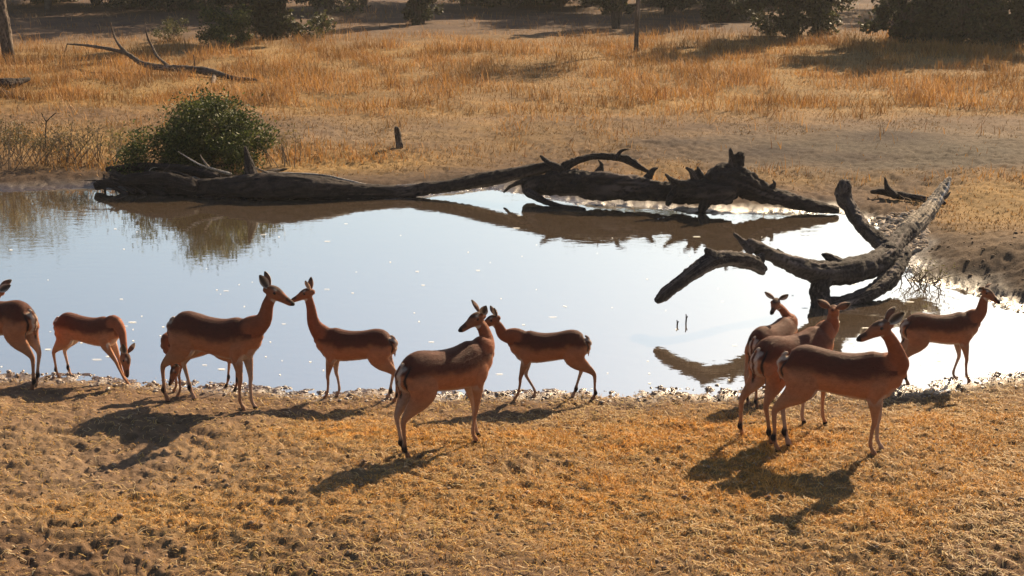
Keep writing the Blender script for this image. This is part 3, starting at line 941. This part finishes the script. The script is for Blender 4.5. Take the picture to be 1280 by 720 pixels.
B = wp(330, 245, 245)
log_thing("fallen_log", "long dark fallen log along the far shore, in front of the leafy green bush", "dead tree", B,
          [[(165, 238, 240, 7), (215, 236, 242, 9), (280, 234, 246, 14), (340, 232, 248, 17), (400, 235, 248, 15), (450, 239, 247, 11), (500, 240, 246, 9), (550, 234, 246, 9), (600, 226, 247, 10), (650, 216, 248, 9), (688, 208, 249, 8)]],
          [[[(240, 232, 246, 9), (200, 222, 244, 8), (150, 226, 241, 7), (122, 232, 239, 6)]],
           [[(316, 225, 246, 11), (312, 208, 245, 7), (309, 194, 244, 4), (306, 184, 244, 2)]],
           [[(205, 240, 243, 7), (160, 226, 238, 5), (140, 215, 232, 4)]],
           [[(270, 222, 240, 7), (235, 212, 236, 6), (180, 208, 232, 5), (135, 212, 230, 4)]],
           [[(330, 218, 240, 4), (350, 217, 240, 2.2), (400, 219, 240, 2), (430, 225, 241, 2.2), (470, 233, 243, 2), (520, 231, 243, 1.6)]],
           [[(288, 218, 242, 2.2), (262, 210, 242, 1.8), (250, 206, 241, 1.5), (238, 199, 240, 1.2), (222, 189, 240, .8)]],
           [[(262, 210, 242, 1.5), (254, 200, 242, 1.2), (250, 193, 241, .7)]],
           [[(345, 220, 241, 1.5), (325, 212, 241, 1.3), (314, 205, 241, .9), (311, 200, 241, .6), (310, 180, 241, .4)]],
           [[(300, 222, 242, 3), (296, 224, 243, 3), (280, 226, 244, 2)]]],
          M["bark"], 0.03, 0.012, amp=.16, seed=100, pale_ids=(4, 5, 6, 7, 8))
B = wp(780, 250, 256)
log_thing("massive_log", "thickest dark fallen trunk on the far shore, jagged upright stump on its right half", "dead tree", B,
          [[(662, 236, 250, 12), (690, 230, 252, 16), (730, 230, 255, 19), (780, 234, 257, 18), (830, 239, 260, 16), (870, 240, 263, 18), (905, 240, 265, 18)],
           [(890, 232, 262, 20), (905, 220, 262, 20), (930, 230, 263, 19), (960, 243, 264, 14), (1000, 254, 266, 10), (1045, 263, 268, 6)]],
          [[[(700, 222, 252, 9), (706, 208, 251, 7), (735, 196, 249, 5), (765, 196, 248, 5), (785, 200, 248, 6), (798, 208, 248, 4.5), (810, 214, 248, 2.5)]],
           [[(700, 212, 252, 7), (685, 203, 251, 4), (676, 195, 250, 2)]],
           [[(915, 218, 262, 9), (923, 205, 262, 8), (925, 194, 262, 6)], [(913, 212, 262, 5), (915, 198, 262, 4), (913, 187, 262, 2.5)]],
           [[(870, 226, 262, 7), (864, 214, 262, 4), (858, 210, 262, 2)], [(876, 222, 262, 6), (873, 212, 262, 3), (872, 209, 262, 1.5)]],
           [[(660, 240, 252, 6), (690, 255, 258, 4), (730, 262, 262, 3)]],
           [[(700, 230, 250, 7), (660, 226, 250, 5), (640, 232, 250, 3), (630, 240, 250, 2)]],
           [[(850, 235, 263, 7), (840, 245, 264, 6), (835, 254, 265, 4)]],
           [[(745, 222, 255, 8), (752, 208, 254, 3.5), (748, 200, 254, 1.2)]],
           [[(806, 228, 258, 8), (815, 214, 257, 4), (822, 210, 257, 1.5)]],
           [[(770, 198, 249, 4), (776, 189, 249, 2.5), (786, 186, 249, 1)]],
           [[(900, 236, 264, 10), (884, 250, 265, 8), (878, 262, 266, 6)]],
           [[(860, 232, 264, 6), (842, 226, 264, 4), (832, 218, 264, 2)]],
           [[(960, 240, 264, 7), (968, 230, 264, 3), (966, 225, 264, 1.2)]]],
          M["bark"], 0.03, 0.014, seed=130)
B = wp(1028, 378, 381)
log_thing("fallen_tree", "grey forked dead tree leaning from the right bank into the pond on bent limbs", "dead tree", B,
          [[(1136, 288, 342, 12), (1118, 306, 352, 14), (1100, 325, 362, 17), (1065, 338, 372, 18), (1025, 340, 378, 16), (985, 328, 382, 12), (952, 312, 384, 10), (938, 304, 386, 8)]],
          [[[(1108, 312, 356, 12), (1092, 296, 350, 11), (1074, 278, 344, 10), (1062, 258, 340, 9), (1055, 243, 338, 11), (1056, 232, 338, 10)]],
           [[(1124, 300, 346, 11), (1142, 281, 336, 14), (1158, 266, 324, 12), (1172, 246, 316, 9), (1180, 234, 312, 7), (1186, 224, 310, 4)]],
           [[(1030, 345, 378, 15), (1024, 362, 380, 13), (1026, 382, 382, 14)]],
           [[(952, 336, 388, 8), (940, 328, 390, 11), (915, 324, 394, 11), (892, 326, 397, 12), (868, 340, 401, 11), (848, 355, 404, 9.5), (832, 367, 406, 9), (823, 375, 407, 6)], [(890, 318, 397, 8), (884, 313, 397, 5)]],
           [[(1050, 334, 374, 12), (1036, 322, 374, 6), (1028, 318, 374, 2)]],
           [[(985, 330, 382, 9), (976, 318, 381, 5), (972, 312, 381, 2)]],
           [[(1062, 262, 340, 6), (1050, 254, 339, 4), (1046, 244, 339, 2)]],
           [[(1170, 250, 316, 6), (1182, 246, 316, 3), (1188, 240, 316, 1.2)]],
           [[(938, 312, 386, 7), (928, 302, 386, 5), (918, 293, 387, 3)]],
           [[(1110, 318, 358, 15), (1128, 300, 348, 9), (1142, 292, 344, 5)]],
           [[(1124, 316, 352, 15), (1116, 342, 364, 14), (1095, 362, 374, 11), (1060, 376, 380, 9), (1030, 382, 382, 10)]],
           [[(950, 322, 386, 7), (948, 332, 388, 6), (952, 338, 389, 5)]]],
          M["grey"], 0.026, 0.014, amp=.2, seed=160, pale_ids=(1,))
rt = bpy.data.objects["fallen_log"]; rb = np.array(rt.location); rngt = np.random.default_rng(77)
for i in range(34):      # broken roots and twigs tangled at the log's left end
    x0 = 125 + 205 * rngt.random(); row = 236 + 9 * rngt.random(); y0 = 240 - 26 * rngt.random()
    dxp = rngt.normal() * 32; dyp = -4 - 16 * rngt.random() if rngt.random() < .75 else 8 * rngt.random()
    r0 = 1.2 + 2.8 * rngt.random() ** 2
    organic("twig", [chain([(x0, y0 + 6, row, r0), (x0 + dxp * .4, y0 + dyp * .3 + rngt.normal() * 3, row - rngt.random() * 4, r0 * .8),
                            (x0 + dxp * .8, y0 + dyp * .8 + rngt.normal() * 3, row - rngt.random() * 5, r0 * .6), (x0 + dxp, y0 + dyp, row - 3, r0 * .3)])],
            .012, M["pale"] if i % 9 == 0 else M["bark"], rt, .2, 6, rb, 500 + i)

def far_wood(name, label, rows, radii, z, mat_, branches=(), voxel=.02):
    """rows: (px, py, ground row)"""
    def cv(rows, rad):
        out = []
        for (px, py, row), rp in zip(rows, rad):
            p = at_y(px, py, gg(px, row)[1]); dep = p[1] * CP - (p[2] - HC) * SP
            out.append((p, rp * dep / FPX))
        return out
    b = gg(rows[0][0], rows[0][2])
    o = empty(name, b); tag(o, label, "dead wood")
    organic("trunk", [cv(rows, radii)], voxel, mat_, o, .25, 4, b, 200)
    for r_, rad in branches:
        organic("branch", [cv(r_, rad)], voxel * .8, mat_, o, .25, 4, b, 210)
    return o

ZF = 0.22
far_wood("driftwood", "small dark driftwood piece with upright spike behind the forked tree",
         [(1090, 240, 246), (1105, 240, 247), (1125, 244, 250), (1150, 248, 254), (1180, 254, 258)], [3, 5, 5.5, 5, 3.5], ZF, M["bark"],
         [([(1118, 244, 250), (1110, 236, 249), (1106, 222, 249)], [5, 4.5, 1.3])], .014)
far_wood("fallen_bough", "thin curved dead bough lying in the orange grass with two raised arms", [(320, 100, 103), (290, 97, 100), (262, 90, 97), (240, 87, 95), (205, 85, 93), (178, 80, 91), (160, 68, 88), (140, 62, 86), (110, 57, 80), (84, 55, 76)],
         [2.4, 3.4, 5.4, 5, 4.6, 4, 3.3, 2.6, 2, 1.3], ZF, M["trunk"],
         [([(158, 67, 88), (148, 55, 87), (142, 43, 86), (138, 28, 86)], [2.4, 2, 1.6, 1]),
          ([(212, 84, 93), (197, 71, 92), (190, 58, 91), (184, 45, 91), (181, 27, 91)], [2.4, 2, 1.7, 1.4, .8]),
          ([(243, 88, 95), (243, 78, 95), (242, 68, 95)], [1.6, 1.2, .7]),
          ([(84, 55, 76), (80, 68, 76)], [1, .6]), ([(268, 94, 97), (266, 106, 104)], [4, 3])], .025)
far_wood("dead_log", "short dark forked log at the left edge, lying in the grass", [(-45, 104, 118), (-15, 105, 118), (5, 105, 118), (20, 103, 117), (36, 99, 116)], [8, 8, 8, 6, 2.5], ZF, M["bark"],
         [([(-10, 112, 120), (5, 117, 121), (20, 122, 123), (29, 126, 126)], [6, 6, 4.5, 2.5])])
far_wood("wooden_stump", "lone small upright stump standing in the open behind the long log", [(499, 184, 184), (498, 176, 184), (497, 168, 184), (496, 161, 184)], [5, 4.6, 4.4, 3.6], ZF, M["trunk"], [([(496, 172, 184), (502, 180, 184), (503, 184, 184)], [2.5, 2, 1.6])], .012)
far_wood("forked_stick", "thin Y shaped stick standing in the weeds at the left", [(57, 185, 190), (57, 165, 190), (58, 151, 190)], [1.2, 1.1, 1.0], ZF, M["bark"],
         [([(58, 152, 190), (54, 146, 190), (52, 141, 190)], [.9, .8, .6]), ([(58, 152, 190), (64, 146, 190), (70, 141, 190)], [.9, .8, .6])], .008)

# ------------------------------------------------------------------ bushes and trees
def leaf_mesh(C, size, cols, updroop=.3):
    n = len(C)
    a = RNG.normal(size=(n, 3)); a /= np.linalg.norm(a, axis=1)[:, None]
    b = np.cross(a, RNG.normal(size=(n, 3))); b /= np.linalg.norm(b, axis=1)[:, None]
    s = size[:, None]
    V = np.stack([C - a * s, C + b * s * .45, C + a * s, C - b * s * .45], 1).reshape(-1, 3)
    i = np.arange(n) * 4
    return V, np.column_stack([i, i + 1, i + 2, i + 3]), np.repeat(cols, 4, 0)

def bush(name, label, cat, px, row, h, r, nl, leaf, cols, group=None, z=ZF, low=0.05, trunk_r=.05, flat=1.0, seed=0, dens=26, stems=5, dx=0, part_names=("foliage", "stem"), base=None, column=False, dome=False):
    rng = np.random.default_rng(seed)
    b = gg(px, row)
    o = empty(name, b); tag(o, label, cat, group)
    # leaf clumps through an uneven crown
    K = []
    lobes = rng.random((7, 3))
    for i in range(dens * 3):
        p = rng.normal(size=3); p /= np.linalg.norm(p); p *= rng.random() ** .4
        w = 1 + .35 * math.sin(3 * math.atan2(p[1], p[0]) + seed) + .25 * (rng.random() - .5)
        zz = (.5 + .5 * p[2]) * (.8 + .3 * rng.random()) if not column else rng.random()
        if dome: zz = abs(p[2]) ** .8 * (.85 + .2 * rng.random())
        q = np.array([p[0] * r * w * flat, p[1] * r * w, low * h + (h * (1 - low)) * zz])
        K.append(q)
        if len(K) >= dens: break
    K = np.array(K)
    cr = rng.random(len(K)) * .14 * min(r, h) + .13 * min(r, h)
    idx = rng.integers(0, len(K), nl)
    g = rng.normal(size=(nl, 3)); g /= np.linalg.norm(g, axis=1)[:, None]; g *= rng.random((nl, 1)) ** .45
    C = K[idx] + g * cr[idx][:, None] * np.array([1.15, 1.15, .8])
    # stray shoots
    ns = nl // 8
    si = rng.integers(0, len(K), ns)
    C[:ns] = K[si] + (g[:ns] * np.array([1, 1, .6]) + np.array([0, 0, .5])) * (cr[si] * 1.6)[:, None]
    C[:, 2] = np.maximum(C[:, 2], .03)
    cc = np.array(cols)[rng.integers(0, len(cols), nl)] * (.7 + .6 * rng.random((nl, 1)))
    cc = cc * (.75 + .5 * rng.random((len(K), 1)))[idx]
    V, Q, c = leaf_mesh(C, leaf * (.6 + .8 * rng.random(nl)), cc)
    link(part_names[0], mesh_np(part_names[0], V, [Q], c), M["leaf"], o, smooth=False)
    parts = []
    for i in range(min(stems * 3, len(K))):
        k = K[i]
        sx = (rng.random(2) - .5) * trunk_r * 3 if stems > 1 else np.zeros(2)
        m = np.array([k[0] * .35 + sx[0], k[1] * .35 + sx[1], k[2] * .5])
        parts.append(tube([(sx[0], sx[1], -.05), m, k], [trunk_r * .6 if stems > 1 else trunk_r, trunk_r * .4, trunk_r * .12], seg=6, sub=3))
    V, Q, T = merge(parts)
    link(part_names[1], mesh_np(part_names[1], V, [Q, T]), M["trunk"], o)
    return o

GREEN = [(.035, .052, .012), (.055, .07, .015), (.024, .036, .01), (.11, .12, .03)]
DARKG = [(.028, .034, .014), (.045, .05, .018), (.06, .06, .02), (.035, .03, .016)]
OLIVE = [(.08, .085, .028), (.11, .10, .035), (.06, .06, .025)]

bush("leafy_bush", "dense dark green bush on the far bank behind the left log", "bush", 252, 209, 1.25, 1.05, 34000, .027, GREEN, flat=1.12, seed=3, dens=170, trunk_r=.03, low=.0, dome=True)
bush("round_shrub", "small rounded shrub with sunlit green top, far left field", "bush", 285, 58, 1.35, 1.05, 7000, .045, GREEN, seed=5, dens=30, trunk_r=.03)
bush("low_shrub", "small low shrub left of the narrow background bush, by the field's edge", "bush", 403, 44, .75, .45, 1500, .04, OLIVE, seed=6, dens=16, trunk_r=.02)
bush("sparse_shrub", "sparse pale shrub behind the raised arms of the bough", "bush", 212, 52, .8, .8, 1400, .035, OLIVE, seed=8, dens=20, trunk_r=.02)

TG = "trees and bushes at the back edge of the field"
for i, (px, row, h, r, n, low, lab) in enumerate([
        (-30, 8, 4.6, 2.4, 5000, .12, "dark tree at the top left corner behind the slim trunk"),
        (120, 6, 4.2, 2.6, 6000, .10, "wide dark thicket at the top, left of the two raised bough arms"),
        (215, 12, 3.2, 1.9, 4500, .05, "dark bush at the top behind the raised bough arms"),
        (350, 48, 5.0, 1.7, 8000, .03, "tall dark bush standing just right of the round shrub"),
        (412, 16, 4.4, 1.7, 6000, .05, "dark bush at the top between the tall bush and the narrow one"),
        (525, 30, 3.6, .68, 5000, .02, "narrow dark bush alone in the pale gap at the top"),
        (640, 10, 4.9, 3.1, 9000, .28, "broad tree casting the large shade patch at the top centre"),
        (735, 8, 4.8, 2.5, 8000, .25, "broad tree beside the shade patch, left of the thin bare trunk"),
        (770, 35, 3.6, .75, 4500, .15, "slender green leafy bush left of the thin bare trunk"),
        (835, 18, 4.4, 1.3, 5000, .10, "green bush just right of the thin bare trunk"),
        (905, 26, 4.8, 1.3, 6500, .02, "dark bush left of the biggest dark crown at the top"),
        (992, 46, 5.2, 1.5, 12000, .03, "biggest dark bush left of the sandy gap at the top"),
        (1135, 54, 4.7, 1.2, 9000, .02, "dark bush directly right of the sandy gap"),
        (1200, 55, 4.6, 1.4, 9000, .02, "dark bush second from the right edge along the field"),
        (1275, 54, 4.8, 1.5, 9000, .02, "dark bush at the top right corner of the field")]):
    bush("dark_tree" if h > 4 else "dark_bush", lab, "tree" if h > 4 else "bush", px, row, h, r * 1.12, int(n * 2.2), .085, DARKG, TG, seed=20 + i, dens=110, column=True, low=low, trunk_r=.09, part_names=("crown", "trunk"))

for i, (px, row, h, r, lab) in enumerate([
        (45, 4, 3.4, 2.8, "low thicket at the very top left of the field"),
        (185, 5, 3.2, 3.0, "low thicket at the top behind the bough"),
        (285, 3, 3.4, 2.6, "low thicket at the top behind the round shrub"),
        (625, 3, 3.4, 3.2, "low thicket at the top left part of the shade patch"),
        (705, 5, 3.2, 3.0, "low thicket at the top right part of the shade patch"),
        (860, 5, 3.4, 2.8, "low thicket at the top, right of the thin bare trunk"),
        (945, 8, 3.4, 2.2, "low thicket at the top behind the biggest dark bush"),
        (1175, 10, 3.6, 3.0, "low thicket at the top behind the right hand dark bushes")]):
    bush("thicket", lab, "bush", px, row, h, r, 13000, .10, DARKG, TG, seed=160 + i, dens=110, column=True, low=.0, trunk_r=.06)
for i, (px, row, h, r, lab) in enumerate([
        (60, 12, 8.2, 3.6, "tall broad tree rising out of the frame, top left corner"),
        (330, 10, 8.4, 3.8, "tall broad tree standing behind the round shrub, crown out of the frame"),
        (455, 6, 8.0, 3.2, "tall broad tree behind the pale gap, crown out of the frame"),
        (850, 12, 8.8, 3.9, "tall broad tree right of the thin bare trunk, crown out of the frame"),
        (965, 14, 8.4, 3.6, "tall broad tree left of the sandy gap, crown out of the frame"),
        (700, 8, 8.6, 3.4, "tall broad tree above the shade patch, crown out of the frame"),
        (580, 4, 8.6, 3.2, "tall broad tree between the narrow bush and the shade patch, crown out of the frame"),
        (1420, 24, 8.0, 3.8, "tall broad tree beyond the right edge, shading the corner"),
        (200, 2, 8.6, 3.6, "tall broad tree behind the raised bough arms, crown out of the frame"),
        (1210, 16, 8.2, 3.4, "tall broad tree behind the right hand dark bushes, crown out of the frame")]):
    bush("broad_tree", lab, "tree", px, row, h, r, 22000, .12, DARKG, TG, seed=60 + i, dens=90, low=.28, trunk_r=.16, stems=1, part_names=("crown", "trunk"))

def slim_tree(px, row, r, h, label, seed, lean=0.0):
    b = gg(px, row)
    o = empty("slim_tree", b); tag(o, label, "tree")
    rng = np.random.default_rng(seed)
    pts = [(0, 0, -.1), (-.02, 0, .12), (-.03 + lean * .3, 0, h * .3), (lean, .1, h * .65), (lean * 1.3, .1, h * .9)]
    organic("trunk", [[(np.array(p), q) for p, q in zip(pts, (r * 1.5, r * 1.1, r, r * .8, r * .4))]], max(.012, r * .2), M["trunk"], o, .15, 4, (0, 0, 0), seed)
    nl = 3000
    K = np.array([[lean + rng.normal() * .9, rng.normal() * .9, h * (.72 + .3 * rng.random())] for _ in range(26)])
    idx = rng.integers(0, 26, nl)
    C = K[idx] + rng.normal(size=(nl, 3)) * .22
    V, Q, c = leaf_mesh(C, .06 * (.6 + .8 * rng.random(nl)), np.array(OLIVE)[rng.integers(0, 3, nl)])
    link("crown", mesh_np("crown", V, [Q], c), M["leaf"], o, smooth=False)
    parts = [tube([(lean * .8, .05, h * .6), K[i] * .5 + np.array([lean, .1, h * .75]) * .5, K[i]], [r * .4, r * .25, r * .08], seg=6, sub=3) for i in range(14)]
    V, Q, T = merge(parts)
    link("limbs", mesh_np("limbs", V, [Q, T]), M["trunk"], o)
slim_tree(12, 77, .19, 5.0, "bare grey trunk rising out of the frame at the top left", 301, -.25)
slim_tree(796, 64, .075, 4.6, "thin bare trunk rising out of the frame at the top centre right", 302, .1)

# weeds and thin bushes at the left shore
def weed(name, label, px, row, h, w, n, seed, cols, leaf=.02, z=.1, nl=500):
    rng = np.random.default_rng(seed)
    b = gg(px, row)
    o = empty(name, b); tag(o, label, "dry weeds")
    parts = []; tips = []
    for i in range(n):
        bx, by = rng.normal() * w * .35, rng.normal() * w * .35
        tx, ty = bx + rng.normal() * w * .35, by + rng.normal() * w * .3
        hh = h * (.5 + .5 * rng.random())
        parts.append(tube([(bx, by, -.02), ((bx + tx) / 2 + rng.normal() * .03, (by + ty) / 2, hh * .5), (tx, ty, hh)], [.008, .006, .003], seg=5, sub=2))
        for k in range(3):
            t = .4 + .5 * rng.random(); a = np.array([bx + (tx - bx) * t, by + (ty - by) * t, hh * t]); e = a + np.array([rng.normal() * .12, rng.normal() * .12, .08 + .1 * rng.random()])
            parts.append(tube([a, (a + e) / 2, e], [.004, .003, .002], seg=4, sub=1)); tips.append(e)
        tips.append(np.array([tx, ty, hh]))
    V, Q, T = merge(parts)
    link("stalks", mesh_np("stalks", V, [Q, T]), M["twig"], o)
    tips = np.array(tips)
    C = tips[rng.integers(0, len(tips), nl)] + rng.normal(size=(nl, 3)) * .05
    C[:, 2] = np.maximum(C[:, 2], .02)
    V, Q, c = leaf_mesh(C, leaf * (.5 + rng.random(nl)), np.array(cols)[rng.integers(0, len(cols), nl)])
    link("foliage", mesh_np("foliage", V, [Q], c), M["leaf"], o, smooth=False)
DRYL = [(.12, .10, .04), (.2, .14, .06), (.09, .07, .035)]
weed("dry_shrub", "dense brownish shrub at the left edge of the far bank", 12, 204, .75, .8, 30, 401, DRYL, nl=1800)
weed("dry_weeds", "tall thin dry weeds right of the forked stick", 98, 203, .72, .7, 24, 402, DRYL, nl=600)
weed("dry_weeds", "low brown weeds below the forked stick", 62, 206, .45, .6, 18, 403, DRYL, nl=700)
weed("dry_weeds", "wispy yellow weeds at the left side of the dense green bush", 152, 205, .6, .5, 18, 404, [(.25, .2, .07), (.16, .14, .05)], nl=500)
weed("dry_weeds", "wispy weeds at the right side of the dense green bush", 352, 206, .55, .45, 14, 405, [(.25, .18, .07), (.14, .12, .05)], nl=400)
weed("shore_weed", "small green tuft growing at the water's edge under the forked tree", 1152, 356, .16, .3, 16, 406, [(.16, .15, .04), (.1, .1, .03)], leaf=.012, z=WATER + .03, nl=260)

def reed(px, row, h, seed):
    rng = np.random.default_rng(seed); b = gp(px, row, WATER)
    V, Q, T = merge([tube([(0, 0, -.05), (.006, 0, h * .5), (-.004 + .01 * rng.random(), 0, h)], [.008, .009, .005], seg=6, sub=2),
                     tube([(0.004, 0, h * .55), (.018, 0, h * .7), (.016, 0, h * .85)], [.004, .005, .002], seg=5, sub=2)])
    o = link("stick", mesh_np("stick", V, [Q, T]), M["bark"]); o.location = tuple(b)
    return o
tag(reed(857, 404, .10, 1), "taller of two tiny dark sticks poking out of the open water", "stick")
tag(reed(846, 407, .06, 2), "shorter of two tiny dark sticks poking out of the open water", "stick")

# white discs laid on the pond in place of glints on the ripples
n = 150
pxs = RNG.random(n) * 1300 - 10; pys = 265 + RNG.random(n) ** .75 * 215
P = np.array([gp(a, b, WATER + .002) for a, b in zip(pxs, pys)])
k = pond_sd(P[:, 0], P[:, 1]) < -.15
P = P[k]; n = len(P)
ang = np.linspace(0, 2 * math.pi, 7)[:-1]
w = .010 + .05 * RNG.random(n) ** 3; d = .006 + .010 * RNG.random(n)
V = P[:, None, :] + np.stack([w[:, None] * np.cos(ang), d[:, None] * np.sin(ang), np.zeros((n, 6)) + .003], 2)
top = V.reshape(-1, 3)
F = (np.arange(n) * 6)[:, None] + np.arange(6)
tag(link("sparkle_flecks", mesh_np("sparkle_flecks", top, [F]), M["fleck"], smooth=False), "tiny white flecks laid on the pond as its sparkle", "flecks", kind="stuff")

# ------------------------------------------------------------------ the dusty air
hv_ = np.array([[x, y, z] for x in (-140, 140) for y in (-30, 170) for z in (-3.0, 12.0)], float)
hf_ = np.array([[0, 1, 3, 2], [4, 6, 7, 5], [0, 4, 5, 1], [2, 3, 7, 6], [0, 2, 6, 4], [1, 5, 7, 3]])
hm = bpy.data.materials.new("haze"); hm.use_nodes = True
hm.node_tree.nodes.remove(hm.node_tree.nodes["Principled BSDF"])
pv = hm.node_tree.nodes.new("ShaderNodeVolumePrincipled")
pv.inputs["Color"].default_value = (0.92, 0.90, 0.88, 1)
pv.inputs["Density"].default_value = 0.0004
pv.inputs["Anisotropy"].default_value = 0.3
hm.node_tree.links.new(pv.outputs[0], hm.node_tree.nodes["Material Output"].inputs["Volume"])
tag(link("haze", mesh_np("haze", hv_, [hf_]), hm, smooth=False), "thin dusty air over the waterhole", kind="stuff")
